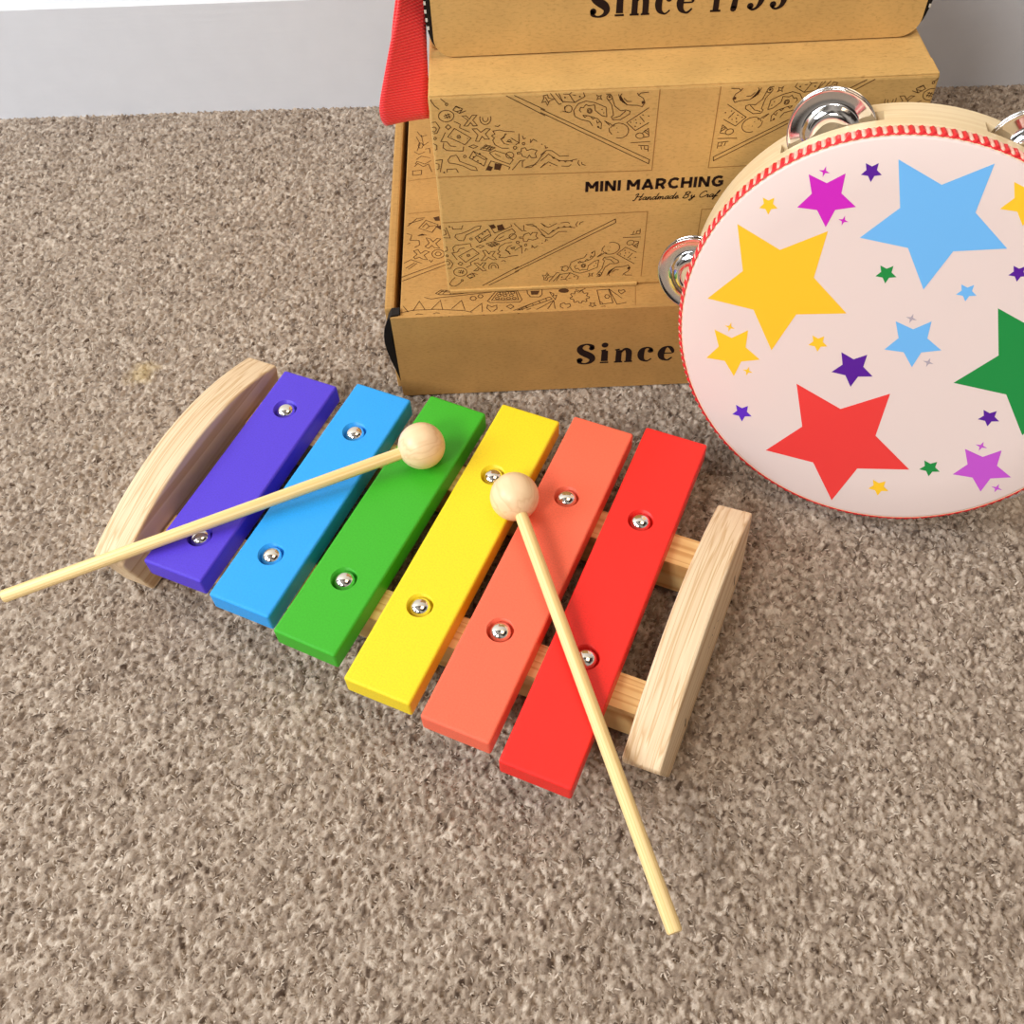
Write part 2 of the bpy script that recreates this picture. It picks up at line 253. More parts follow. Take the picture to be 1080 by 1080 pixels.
M_shell = m_wood('bent_ply', lin(240, 216, 174), lin(250, 230, 192), 'X', 'Y', 120, 0.4)
M_bolt = m_metal('nickel', (0.86, 0.84, 0.82), 0.12)
M_jing = m_plain('chrome', (0.78, 0.76, 0.75), 0.09, 0.5, 1.0)
M_dark = m_plain('dark_slit', lin(40, 28, 18), 0.8, 0.1)
M_head = m_plain('drum_skin', lin(231, 212, 207), 0.40, 0.4)
M_red = m_plain('red_cord', lin(226, 44, 52), 0.45, 0.4)
M_pale = m_plain('pale_cord', lin(252, 196, 178), 0.4, 0.45)
PAINT = dict(purple=m_paint('purple_paint', lin(86, 62, 216)), blue=m_paint('blue_paint', lin(44, 166, 250)),
             green=m_paint('green_paint', lin(62, 180, 40)), yellow=m_paint('yellow_paint', lin(252, 223, 40)),
             orange=m_paint('coral_paint', lin(252, 112, 84)), red=m_paint('red_paint', lin(246, 42, 36)))

# ---------------------------------------------------------------- the room: carpet, skirting board, wall
WY, WA = 0.6324, -0.0199            # wall line y at x = 0 and its angle to the boxes
def carpet():
    x0, x1, y0, y1, st = -0.52, 0.56, -0.06, 0.665, 0.00092
    nx = int((x1 - x0) / st) + 1; ny = int((y1 - y0) / st) + 1
    X = np.linspace(x0, x1, nx); Y = np.linspace(y0, y1, ny)
    H = np.full((ny, nx), -0.4); T = np.full((ny, nx), 0.5)
    sp = 0.0019
    gx, gy = np.meshgrid(np.arange(x0, x1, sp), np.arange(y0, y1, sp))
    cx = (gx + rng.uniform(-.5, .5, gx.shape) * sp * 1.2).ravel(); cy = (gy + rng.uniform(-.5, .5, gx.shape) * sp * 1.2).ravel()
    n = cx.size
    th = rng.uniform(0, PI, n) * 0.75 + 0.35; L = rng.uniform(1.1, 2.0, n); W = rng.uniform(0.55, 0.95, n)
    hh = rng.uniform(0.0, 1.5, n); tone = np.clip(rng.normal(0.5, 0.24, n), 0, 1)
    ix = np.round((cx - x0) / (X[1] - X[0])).astype(int); iy = np.round((cy - y0) / (Y[1] - Y[0])).astype(int)
    flat = H.ravel(); tf = T.ravel(); c, s = np.cos(th), np.sin(th)
    for dy in range(-3, 4):
        for dx in range(-3, 4):
            jx, jy = ix + dx, iy + dy
            ok = (jx >= 0) & (jx < nx) & (jy >= 0) & (jy < ny)
            jx2, jy2 = jx[ok], jy[ok]
            px = (X[jx2] - cx[ok]) * 1000; py = (Y[jy2] - cy[ok]) * 1000
            a = (px * c[ok] + py * s[ok]) / L[ok]; b = (-px * s[ok] + py * c[ok]) / W[ok]
            h = hh[ok] + 0.9 - 1.15 * (a * a + b * b)
            idx = jy2 * nx + jx2
            order = np.argsort(h); idx = idx[order]; hv = h[order]; tv = tone[ok][order]
            new = np.full(flat.shape, -9.0); nt = np.zeros(flat.shape); new[idx] = hv; nt[idx] = tv
            m = new > flat; flat[m] = new[m]; tf[m] = nt[m]
    flat = flat + rng.normal(0, 0.16, flat.shape)
    z = (flat - 1.9) * 0.001                                  # pile tips end just above the resting plane
    z = np.maximum(z, -0.0030)
    gX, gY = np.meshgrid(X, Y)
    co = np.stack([gX.ravel(), gY.ravel(), z], 1)
    q = np.arange(ny * nx).reshape(ny, nx)
    faces = np.stack([q[:-1, :-1].ravel(), q[:-1, 1:].ravel(), q[1:, 1:].ravel(), q[1:, :-1].ravel()], 1)
    # yarn tips: short bent strands lying over the pile
    sp = 0.0015
    gx, gy = np.meshgrid(np.arange(-0.50, 0.54, sp), np.arange(-0.02, 0.648, sp))
    px = (gx + rng.uniform(-.6, .6, gx.shape) * sp).ravel(); py = (gy + rng.uniform(-.6, .6, gx.shape) * sp).ravel()
    k = (np.abs(px - 0.01) < 0.30 + 0.30 * py); px, py = px[k], py[k]; n = px.size
    az = rng.uniform(0, 2 * PI, n); ln = rng.uniform(1.8, 3.8, n) * 0.001; wd = rng.uniform(0.40, 0.75, n) * 0.001
    el = rng.uniform(0.25, 1.1, n); curl = rng.normal(0, 0.9, n); st_t = np.clip(rng.normal(0.58, 0.26, n), 0, 1)
    z0 = rng.uniform(-2.6, -1.2, n) * 0.001
    P = np.stack([px, py, z0], 1); rows = []; m = 4; stp = ln / (m - 1)
    pos = P.copy(); a = az.copy(); e = el.copy()
    for q in range(m):
        side = np.stack([-np.sin(a), np.cos(a), np.zeros(n)], 1) * (wd * (1.0, 1.0, 0.85, 0.35)[q] / 2)[:, None]
        rows += [pos - side, pos + side]
        dr = np.stack([np.cos(a) * np.cos(e), np.sin(a) * np.cos(e), np.sin(e)], 1)
        pos = pos + dr * stp[:, None]; pos[:, 2] = np.minimum(pos[:, 2], 0.0009)
        a = a + curl * 0.6; e = e - 0.55
    SV = np.stack(rows, 1).reshape(-1, 3)
    b0 = co.shape[0] + np.arange(n)[:, None] * (2 * m)
    SF = np.concatenate([b0 + np.array([2 * q, 2 * q + 1, 2 * q + 3, 2 * q + 2]) for q in range(m - 1)], 0)
    co = np.vstack([co, SV]); faces = np.vstack([faces, SF]); tf = np.concatenate([tf, np.repeat(st_t, 2 * m)])
    # plain pile further out, where only a wider view would reach
    e = 0.9
    ox = [x0 - e, x0, x1, x1 + e]; oy = [y0 - e, y0, y1, y1 + 0.02]
    base = co.shape[0]; ov = [(a, b, -0.0008) for b in oy for a in ox]; of = []
    for j in range(3):
        for i in range(3):
            if i == 1 and j == 1: continue
            of.append([base + j * 4 + i, base + j * 4 + i + 1, base + j * 4 + i + 5, base + j * 4 + i + 4])
    co = np.vstack([co, ov]); faces = np.vstack([faces, of])
    me = bpy.data.meshes.new('floor')
    me.vertices.add(len(co)); me.vertices.foreach_set('co', co.ravel())
    me.loops.add(faces.size); me.loops.foreach_set('vertex_index', faces.ravel().astype(np.int32))
    me.polygons.add(len(faces)); me.polygons.foreach_set('loop_start', np.arange(0, faces.size, 4, dtype=np.int32))
    me.polygons.foreach_set('use_smooth', np.ones(len(faces), bool))
    me.update(calc_edges=True); me.validate()
    at = me.attributes.new('yarn', 'FLOAT', 'POINT')
    at.data.foreach_set('value', np.concatenate([tf, np.full(16, .24)]).astype(np.float32))  # flat outer ring toned darker, standing in for shade between tufts
    t = NT('beige_carpet')
    a = t.n('ShaderNodeAttribute', attribute_name='yarn')
    v = t.coords((1, 1, 1)); n1 = t.noise(v, 1300, 4, 0.7); n2 = t.noise(v, 16, 3, 0.55); n3 = t.noise(v, 240, 3, 0.6)
    c1 = t.ramp(a.outputs['Fac'], [(0.0, lin(90, 73, 61)), (0.22, lin(143, 126, 111)), (0.5, lin(176, 159, 143)), (1.0, lin(222, 208, 193))])
    c2 = t.ramp(n1, [(0.25, (0.62, 0.60, 0.58)), (0.6, (1, 1, 1))])
    c3 = t.ramp(n2, [(0.3, (0.91, 0.90, 0.89)), (0.7, (1, 1, 1))])
    c4 = t.ramp(n3, [(0.25, (0.78, 0.76, 0.75)), (0.55, (1, 1, 1))])
    x = t.mix(0.8, c1, c2, 'MULTIPLY'); x = t.mix(0.8, x, c3, 'MULTIPLY'); x = t.mix(0.7, x, c4, 'MULTIPLY')
    vd = t.n('ShaderNodeVectorMath', operation='DISTANCE'); vd.inputs[1].default_value = (-0.2033, 0.3872, 0.0)
    t.l(t.coords((1, 1, 1)), vd.inputs[0]); ad = t.n('ShaderNodeMath', operation='MULTIPLY_ADD'); t.l(t.noise(v, 130, 2, 0.5), ad.inputs[0]); ad.inputs[1].default_value = 0.016; t.l(vd.outputs['Value'], ad.inputs[2])
    x = t.mix(t.ramp(ad.outputs[0], [(0.011, (0.38, 0.38, 0.38)), (0.019, (0, 0, 0))]), x, lin(196, 168, 96))   # old yellowish stain
    t.l(x, t.b.inputs['Base Color']); t.bump(n1, 0.5, 0.0007)
    t.set(Roughness=0.95, Specular_IOR_Level=0.1, Sheen_Weight=0.25, Sheen_Roughness=0.5)
    me.materials.append(t.m)
    o = link('floor', me); o['kind'] = 'structure'; return o
carpet()

def skirting():
    prof = [(0.0, -0.004), (0.0, 0.0745), (0.0015, 0.0765), (0.0055, 0.0775), (0.0075, 0.080), (0.0085, 0.0845), (0.0125, 0.088), (0.020, 0.0885), (0.020, -0.004)]
    mb = MB(); L = 1.5; vs = []; fs = []; n = len(prof)
    for sx in (-L, L):
        vs += [(sx, a, z) for a, z in prof]
    fs = [[i, (i + 1) % n, n + (i + 1) % n, n + i] for i in range(n)] + [list(range(n)), list(range(n, 2 * n))]
    mb.add(vs, fs)
    t = NT('white_gloss_paint'); v = t.coords((0.06, 1, 1)); a = t.noise(v, 420, 4, 0.6); b = t.noise(t.coords((1, 1, 1)), 60, 3, 0.5)
    t.l(t.ramp(b, [(0.3, lin(218, 222, 231)), (0.7, lin(221, 225, 234))]), t.b.inputs['Base Color'])
    t.bump(a, 0.22, 0.0006); t.set(Roughness=0.35, Specular_IOR_Level=0.45)
    o = mb.build('baseboard_back', t.m); o.location = (0, WY, 0); o.rotation_euler = (0, 0, WA); o['kind'] = 'structure'
    mb = MB(); mb.box(-L, L, 0.020, 0.12, -0.004, 2.3)
    t = NT('cream_wall'); b = t.noise(t.coords((1, 1, 1)), 300, 3, 0.5)
    t.l(t.ramp(b, [(0.3, lin(232, 228, 216)), (0.7, lin(238, 234, 224))]), t.b.inputs['Base Color']); t.bump(b, 0.1, 0.0005); t.set(Roughness=0.8)
    o = mb.build('wall_back', t.m); o.location = (0, WY, 0); o.rotation_euler = (0, 0, WA); o['kind'] = 'structure'
skirting()

# ---------------------------------------------------------------- lettering (strokes with a width at every point, unit = capital height)
SERIF = {
 'S': (0.78, [[(.66, .74, .12), (.64, .86, .16), (.52, .95, .09), (.36, .97, .07), (.18, .88, .15), (.13, .74, .22), (.22, .60, .26), (.40, .49, .29), (.58, .38, .28), (.67, .24, .22), (.61, .10, .15), (.44, .02, .08), (.26, .02, .07), (.12, .10, .14), (.12, .24, .14)]], [(.63, .77, .10), (.14, .20, .11)]),
 'i': (0.42, [[(.21, .10, .24), (.21, .62, .22)], [(.03, .035, .07), (.39, .035, .07)], [(.05, .63, .06), (.26, .66, .07)]], [(.20, .90, .12)]),
 'n': (0.80, [[(.19, .06, .21), (.19, .62, .20)], [(.01, .035, .07), (.37, .035, .07)], [(.02, .64, .06), (.22, .67, .07)], [(.28, .50, .06), (.38, .63, .10), (.50, .65, .15), (.60, .54, .21), (.62, .36, .21), (.62, .06, .21)], [(.45, .035, .07), (.79, .035, .07)]], []),
 'c': (0.66, [[(.56, .50, .11), (.55, .60, .12), (.44, .68, .07), (.32, .68, .08), (.18, .58, .19), (.13, .36, .24), (.19, .14, .18), (.34, .03, .08), (.46, .03, .06), (.60, .14, .05)]], [(.53, .52, .10)]),
 'e': (0.68, [[(.24, .37, .06), (.60, .38, .06), (.60, .50, .13), (.50, .64, .13), (.36, .69, .08), (.20, .58, .19), (.13, .36, .24), (.19, .14, .18), (.36, .03, .08), (.48, .04, .08), (.62, .16, .06)]], []),
 '1': (0.48, [[(.27, .05, .20), (.27, .95, .20)], [(.06, .035, .07), (.47, .035, .07)], [(.05, .76, .06), (.14, .82, .08), (.26, .95, .10)]], []),
 '7': (0.62, [[(.06, .72, .08), (.08, .90, .10)], [(.06, .92, .13), (.30, .90, .15), (.58, .93, .10)], [(.58, .93, .08), (.44, .66, .12), (.34, .40, .18), (.31, .10, .22)]], [(.30, .08, .10)]),
 '9': (0.70, [[(.36, .46, .07), (.20, .54, .15), (.16, .72, .18), (.26, .92, .10), (.40, .96, .08), (.54, .84, .17), (.57, .58, .21), (.54, .28, .18), (.40, .08, .10), (.24, .03, .08), (.12, .12, .13)], [(.36, .46, .07), (.48, .56, .06)]], [(.15, .15, .11)]),
 '5': (0.68, [[(.20, .92, .12), (.42, .90, .13), (.60, .96, .07)], [(.20, .92, .07), (.17, .54, .06)], [(.17, .54, .06), (.32, .62, .08), (.48, .56, .16), (.56, .36, .21), (.50, .14, .15), (.34, .03, .08), (.20, .04, .08), (.12, .14, .13)]], [(.15, .17, .11)]),
}
def disc2(x, y, r, n=14): return [(x + r * math.cos(2 * PI * k / n), y + r * math.sin(2 * PI * k / n)) for k in range(n)]
def serif_text(mb, txt, x, z, H, gap, to3, mi, sx=1.0):
    for ch in txt:
        if ch == ' ': x += 0.42 * H * sx; continue
        w, strokes, balls = SERIF[ch]
        for s in strokes:
            s = smooth_curve(s, 5) if len(s) > 3 else s
            vs, fs = ribbon2d([(x + p[0] * H * sx, z + p[1] * H) for p in s], [p[2] * H for p in s])
            mb.add([to3(v[0], v[1]) for v in vs], fs, mi)
        for b in balls:
            mb.add([to3(*p) for p in disc2(x + b[0] * H * sx, z + b[1] * H, b[2] * H)], [list(range(14))], mi)
        x += (w + gap) * H * sx
    return x
BLOCK = {
 'M': (1.02, [[(.10, 0), (.10, 1)], [(.92, 0), (.92, 1)], [(.16, .90), (.51, .36)], [(.86, .90), (.51, .36)]]),
 'I': (0.22, [[(.11, 0), (.11, 1)]]),
 'N': (0.86, [[(.10, 0), (.10, 1)], [(.76, 0), (.76, 1)], [(.12, .95), (.74, .05)]]),
 'A': (0.98, [[(.10, 0), (.45, .90)], [(.88, 0), (.53, .90)], [(.36, .89), (.62, .89)], [(.25, .27), (.73, .27)]]),
 'R': (0.80, [[(.10, 0), (.10, 1)], [(.10, .90), (.46, .90), (.66, .80), (.68, .64), (.56, .48), (.42, .42), (.10, .42)], [(.42, .42), (.70, 0)]]),
 'C': (0.92, [[(.84, .80), (.66, .90), (.48, .91), (.24, .80), (.12, .50), (.24, .20), (.48, .09), (.66, .10), (.84, .20)]]),
 'H': (0.86, [[(.10, 0), (.10, 1)], [(.76, 0), (.76, 1)], [(.10, .5), (.76, .5)]]),
 'G': (0.98, [[(.84, .82), (.66, .91), (.48, .91), (.24, .80), (.12, .50), (.24, .20), (.48, .09), (.70, .12), (.84, .24), (.84, .46), (.54, .46)]]),
}
def block_text(mb, txt, x, z, H, gap, to3, mi, w=0.2):
    for ch in txt:
        if ch == ' ': x += 0.36 * H; continue
        wd, strokes = BLOCK[ch]
        for s in strokes:
            vs, fs = ribbon2d([(x + p[0] * H, z + p[1] * H) for p in s], w * H)
            mb.add([to3(v[0], v[1]) for v in vs], fs, mi)
        x += (wd + gap) * H
    return x
SCRIPT = {
 'H': (.95, [[(.0, .75), (.1, .95), (.3, 1.0), (.22, .5), (.1, .0), (.0, -.1), (-.1, .05)], [(.85, 1.05), (.72, .5), (.62, .02), (.75, .0), (.9, .2)], [(.1, .5), (.5, .55), (.85, .5)]]),
 'a': (.55, [[(.42, .38), (.25, .45), (.08, .28), (.08, .06), (.22, .0), (.38, .2), (.44, .42), (.40, .08), (.5, .0), (.62, .15)]]),
 'n': (.58, [[(.05, .2), (.12, .42), (.10, .0), (.2, .3), (.34, .43), (.40, .3), (.38, .05), (.48, .0), (.62, .15)]]),
 'd': (.60, [[(.42, .38), (.25, .45), (.08, .28), (.08, .06), (.22, .0), (.40, .25), (.56, 1.0), (.42, .1), (.5, .0), (.66, .15)]]),
 'm': (.86, [[(.05, .2), (.12, .42), (.10, .0), (.2, .32), (.32, .43), (.36, .28), (.33, .0), (.44, .32), (.58, .43), (.64, .28), (.62, .05), (.72, .0), (.88, .15)]]),
 'e': (.48, [[(.05, .15), (.30, .25), (.32, .40), (.20, .44), (.08, .25), (.12, .03), (.28, .0), (.50, .16)]]),
 'B': (.90, [[(.30, .95), (.18, .4), (.08, .0)], [(.10, .85), (.4, 1.03), (.68, .95), (.62, .7), (.35, .55), (.62, .45), (.64, .15), (.4, -.02), (.1, .05)]]),
 'y': (.58, [[(.06, .2), (.14, .43), (.16, .1), (.30, .05), (.46, .42), (.36, -.1), (.18, -.42), (.02, -.3), (.3, -.02), (.6, .15)]]),
 'C': (.75, [[(.72, .8), (.62, 1.0), (.38, .95), (.12, .6), (.10, .2), (.3, .0), (.55, .08), (.75, .25)]]),
 'r': (.46, [[(.02, .15), (.14, .45), (.2, .36), (.32, .38), (.28, .06), (.36, .0), (.48, .15)]]),
 'f': (.45, [[(.0, .15), (.25, .5), (.42, .95), (.34, 1.02), (.22, .6), (.1, -.3), (.02, -.4), (.05, -.2), (.25, .12), (.45, .18)]]),
}
def script_text(mb, txt, x, z, H, to3, mi, w=0.10, slant=0.25, sx=1.0):
    for ch in txt:
        if ch == ' ': x += 0.42 * H * sx; continue
        wd, strokes = SCRIPT[ch]
        for s in strokes:
            s = smooth_curve(s, 4)
            vs, fs = ribbon2d([(x + (p[0] * sx + p[1] * slant) * H, z + p[1] * H) for p in s], w * H)
            mb.add([to3(v[0], v[1]) for v in vs], fs, mi)
        x += wd * H * sx

# ---------------------------------------------------------------- the three boxes
def front(y0, ox, oy, off=0.00012):         # (x mm, z mm) on a front face at y0
    return lambda x, z: (x * MM - ox, y0 - off - oy, z * MM)
def ear(mb, xe, side, y0, y1, z0, z1, bulge, ex=1.7, mi=0):
    """curved tuck flap peeping out beside the front panel: bulges sideways between bottom and top"""
    n = 16; vs = []; fs = []
    for k in range(n + 1):
        t = k / n; z = z0 + (z1 - z0) * t; b = bulge * math.sin(PI * t ** ex) ** 0.75 if k < n else 0.0
        x = xe + side * b
        vs += [(x, y0 + 0.0006, z), (xe + side * b * 0.75, y1, z), (x - side * 0.004, y1, z), (x - side * 0.004, y0 + 0.0012, z)]
    for k in range(n):
        for j in range(4):
            fs.append([4 * k + j, 4 * k + (j + 1) % 4, 4 * k + 4 + (j + 1) % 4, 4 * k + 4 + j])
    fs += [[0, 1, 2, 3], [4 * n + j for j in range(4)]]
    mb.add(vs, fs, mi, False)
def round_panel(x0, x1, y0, th, z0, z1, r, n=8):
    """upright panel, lower corners rounded"""
    pts = []
    for cx, a0 in ((x0 + r, PI), (x1 - r, 1.5 * PI)):
        pts += [(cx + r * math.cos(a0 + 0.5 * PI * k / n), z0 + r + r * math.sin(a0 + 0.5 * PI * k / n)) for k in range(n + 1)]
    pts += [(x1, z1), (x0, z1)]
    m = len(pts); vs = [(x, y0, z) for x, z in pts] + [(x, y0 + th, z) for x, z in pts]
    fs = [list(range(m)), list(range(2 * m - 1, m - 1, -1))] + [[i, (i + 1) % m, m + (i + 1) % m, m + i] for i in range(m)]
    return vs, fs

# --- bottom box: wide mailer
LX0, LX1, LY0, LY1, LH = -0.0572, 0.224, 0.3599, 0.566, 0.0564
lb = tag(empty('cardboard_box', (LX0, LY0, 0)), 'widest flat brown cardboard box at the bottom of the stack, standing on the carpet', 'box', 'stacked brown cardboard boxes')
w = LX1 - LX0; dpt = LY1 - LY0
b = MB(); b.box(0.0050, w - 0.0050, 0.0075, dpt, 0.0, LH - 0.0022, 0.0012); b.box(-0.001, w + 0.001, 0.0080, dpt - 0.001, 0.0, 0.0016); b.build('body', M_card_shaded, lb)
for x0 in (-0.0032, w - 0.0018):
    b = MB(); b.box(x0, x0 + 0.005, 0.0065, dpt, 0.0, LH + 0.0004, 0.0013); b.build('side_wall', M_card_shaded, lb)
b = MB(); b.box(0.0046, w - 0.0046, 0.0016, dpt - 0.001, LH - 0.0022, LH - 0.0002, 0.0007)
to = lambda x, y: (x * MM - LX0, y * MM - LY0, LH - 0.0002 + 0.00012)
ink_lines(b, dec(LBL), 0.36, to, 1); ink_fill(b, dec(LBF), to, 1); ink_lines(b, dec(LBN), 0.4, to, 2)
b.build('lid', [M_card_shaded, M_line, M_faint], lb)
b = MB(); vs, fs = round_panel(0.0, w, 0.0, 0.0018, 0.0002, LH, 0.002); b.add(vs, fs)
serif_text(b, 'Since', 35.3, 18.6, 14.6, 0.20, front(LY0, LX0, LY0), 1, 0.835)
b.build('front_flap', [M_card_shaded, M_ink], lb)
for xe, s in ((0.0006, -1), (w - 0.0006, 1)):
    b = MB(); ear(b, xe, s, 0.0002, 0.0062, 0.005, LH + 0.0012, 0.0056); b.build('tuck_flap', M_flap, lb)['label'] = 'black printed tuck flap'

# --- middle box: tall carton
CX0, CX1, CY0, CY1, CZ0, CZ1 = -0.0287, 0.1836, 0.3768, 0.522, 0.0566, 0.1624
cb = tag(empty('cardboard_box', (CX0, CY0, CZ0)), 'tall middle brown cardboard box of the stack with fine line drawings on its front', 'box', 'stacked brown cardboard boxes')
w = CX1 - CX0
b = MB(); b.box(0, w, 0, CY1 - CY0, 0.0, CZ1 - CZ0, 0.0011)
to = lambda x, z: (x * MM - CX0, -0.00012, z * MM - CZ0)
zc, xc = 111.5, 80.2
lo, hi, xl, xr = CZ0 / MM + 0.5, CZ1 / MM - 0.4, CX0 / MM + 0.3, CX1 / MM - 0.3
def mirror(strokes, mx, mz, whole=False):
    """mirrored copies of the print, cut off at the edges of the face"""
    out = []
    for s in strokes:
        s = [((2 * xc - x) if mx else x, (2 * zc - z) if mz else z) for x, z in s]
        fine = [s[0]]
        for p, q in zip(s, s[1:]):
            n = max(1, int(math.hypot(q[0] - p[0], q[1] - p[1]) / 0.5)) if not (xl < p[0] < xr and lo < p[1] < hi and xl < q[0] < xr and lo < q[1] < hi) else 1
            fine += [(p[0] + (q[0] - p[0]) * k / n, p[1] + (q[1] - p[1]) * k / n) for k in range(1, n + 1)]
        cur = []; parts = []
        for p in fine:
            if xl < p[0] < xr and lo < p[1] < hi: cur.append(p)
            else:
                if len(cur) > 1: parts.append(cur)
                cur = []
        if len(cur) > 1: parts.append(cur)
        if whole and (len(parts) != 1 or len(parts[0]) != len(fine)): continue
        out += parts
    return out
for mx in (0, 1):
    for mz in (0, 1):
        ink_lines(b, mirror(dec(MBL), mx, mz), 0.30, to, 1)
        ink_lines(b, mirror([[(x - 13 * mz, z) for x, z in s] for s in dec(MBD)], mx, mz), 0.34, to, 1)
        ink_fill(b, mirror(dec(MBF), mx, mz, True), to, 1)
        fr = [[(67.6, 161.6), (67.6, 122.6), (-28, 123.9)]]
        ink_lines(b, mirror(fr, mx, mz), 0.34, to, 2)
t3 = lambda x, z: to(x, z)
block_text(b, 'MINI MARCHING', 38.3, 112.6, 5.55, 0.175, t3, 3, 0.25)
script_text(b, 'Handmade By Craf', 60.6, 107.0, 3.3, t3, 3, 0.13, 0.3, 1.2)
b.build('body', [M_card, M_line, M_faint, M_ink], cb)
b = MB(); b.box(0.0012, 0.0945, -0.0011, 0.0004, 0.0, 0.0016, 0.0003); b.build('bottom_flap', M_card, cb)
b = MB(); b.box(0.0004, w - 0.0004, 0.0004, 0.012, CZ1 - CZ0 - 0.0003, CZ1 - CZ0 + 0.0006, 0.0004); b.build('top_flap', M_card, cb)

# --- top box: smaller mailer, cropped by the frame
TX0, TX1, TY0, TY1, TZ0, TZ1 = -0.0258, 0.1812, 0.4056, 0.545, 0.1631, 0.2085
tb = tag(empty('cardboard_box', (TX0, TY0, TZ0)), 'topmost brown cardboard box of the stack, cut off by the top edge of the photo', 'box', 'stacked brown cardboard boxes')
w = TX1 - TX0; dpt = TY1 - TY0; h = TZ1 - TZ0
b = MB(); b.box(0.001, w - 0.001, 0.0055, dpt, 0.0, h - 0.002, 0.001); b.build('body', M_card, tb)
for x0 in (-0.0018, w - 0.0018):
    b = MB(); b.box(x0, x0 + 0.0036, 0.0068, dpt, 0.0, h, 0.0011); b.build('side_wall', M_card, tb)
b = MB(); b.box(0.003, w - 0.003, 0.0016, dpt - 0.001, h - 0.002, h, 0.0007); b.build('lid', M_card, tb)
b = MB(); vs, fs = round_panel(0.0, w, 0.0, 0.0018, 0.0, h, 0.008); b.add(vs, fs)
serif_text(b, 'Since 1795', 40.0, 177.6, 12.2, 0.19, lambda x, z: (x * MM - TX0, -0.00012, z * MM - TZ0), 1, 0.865)
b.build('front_flap', [M_card, M_ink], tb)
for xe, s in ((0.0006, -1), (w - 0.0006, 1)):
    b = MB(); ear(b, xe, s, 0.0005, 0.0062, 0.004, h - 0.002, 0.0034, 0.8)
    for k in range(5):
        z = 0.012 + 0.0035 * k; bl = xe + s * 0.0034 * math.sin(PI * ((z - .004) / (h - .006)) ** 0.8) ** 0.75
        b.add([(bl, 0.0004, z), (bl - s * 0.0009, 0.0004, z), (bl - s * 0.0009, 0.0004, z + 0.0016), (bl, 0.0004, z + 0.0016)], [[0, 1, 2, 3]], 1)
    b.build('tuck_flap', [M_flap, M_white], tb)['label'] = 'black tuck flap with white print'

# ---------------------------------------------------------------- red webbing strap beside the stack
def strap():
    # stations along the webbing: left edge point, right edge point (mm)
    S = [((-6, 424, 209.4), (-6, 442, 209.4)), ((-16, 423, 209.5), (-16, 441, 209.5)), ((-25, 420, 209.8), (-24, 438, 209.8)), ((-31.5, 415, 206.5), (-28.3, 432, 207)), ((-35.2, 410.5, 200), (-28.0, 425, 200)), ((-37.8, 407.6, 191), (-27.9, 419, 191)), ((-40.5, 405, 181), (-28.3, 413, 181)),
         ((-43.8, 402, 172), (-28.9, 409, 172)), ((-48, 400, 159), (-29.6, 406, 159)), ((-51.6, 399, 147), (-30.6, 404, 149)), ((-52.2, 399.2, 140), (-31.0, 403.5, 143.5)),
         ((-50.8, 401, 135.2), (-31.2, 403.5, 139)), ((-49, 405, 134.0), (-31.3, 406.5, 134.4)), ((-48, 410, 136.4), (-31.3, 412, 133.6)),
         ((-47.5, 414, 146), (-30.8, 417, 143)), ((-45, 419, 165), (-29.8, 423, 165)), ((-39, 426, 188), (-28.8, 434, 188)), ((-34.5, 431, 203), (-28.6, 440, 203)), ((-26, 433, 210.6), (-25, 446, 210.6)), ((-16, 433, 210.7), (-16, 448, 210.7)), ((-8, 433, 210.6), (-8, 449, 210.6))]
    fl = smooth_curve([a + b for a, b in S], 6); vs = []; nx = 8
    for p in fl:
        a, b_ = Vector(p[:3]), Vector(p[3:])
        for k in range(nx + 1):
            q = a.lerp(b_, k / nx); vs.append(q * MM)
    fs = [[i * (nx + 1) + k, i * (nx + 1) + k + 1, (i + 1) * (nx + 1) + k + 1, (i + 1) * (nx + 1) + k] for i in range(len(fl) - 1) for k in range(nx)]
    mb = MB(); mb.add(vs, fs, 0, True)
    t = NT('red_webbing')
    uvw = t.n('ShaderNodeTexCoord'); wv = t.n('ShaderNodeTexWave', wave_type='BANDS', bands_direction='Z'); wv.inputs['Scale'].default_value = 260; wv.inputs['Distortion'].default_value = 0.6
    t.l(uvw.outputs['Object'], wv.inputs['Vector']); n = t.noise(t.coords((1, 1, 1)), 1600, 2, 0.5)
    t.l(t.ramp(wv.outputs['Fac'], [(0.2, lin(240, 40, 46)), (0.8, lin(255, 76, 76))]), t.b.inputs['Base Color'])
    w2 = t.n('ShaderNodeTexWave', wave_type='BANDS', bands_direction='DIAGONAL'); w2.inputs['Scale'].default_value = 300; t.l(uvw.outputs['Object'], w2.inputs['Vector'])
    t.bump(w2.outputs['Fac'], 0.35, 0.0004, t.bump(wv.outputs['Fac'], 0.35, 0.0005))
    t.set(Roughness=0.55, Specular_IOR_Level=0.35, Sheen_Weight=0.2)
    o = mb.build('webbing_strap', t.m, None, recalc=True)
    m = o.modifiers.new('th', 'SOLIDIFY'); m.thickness = 0.0009; m.offset = 0
    bake(o)
    base = Vector((-0.0415, 0.405, 0.134))
    for v in o.data.vertices: v.co -= base
    o.location = base
    tag(o, 'red woven webbing strap hanging in a loop at the left side of the box stack', 'strap')
strap()

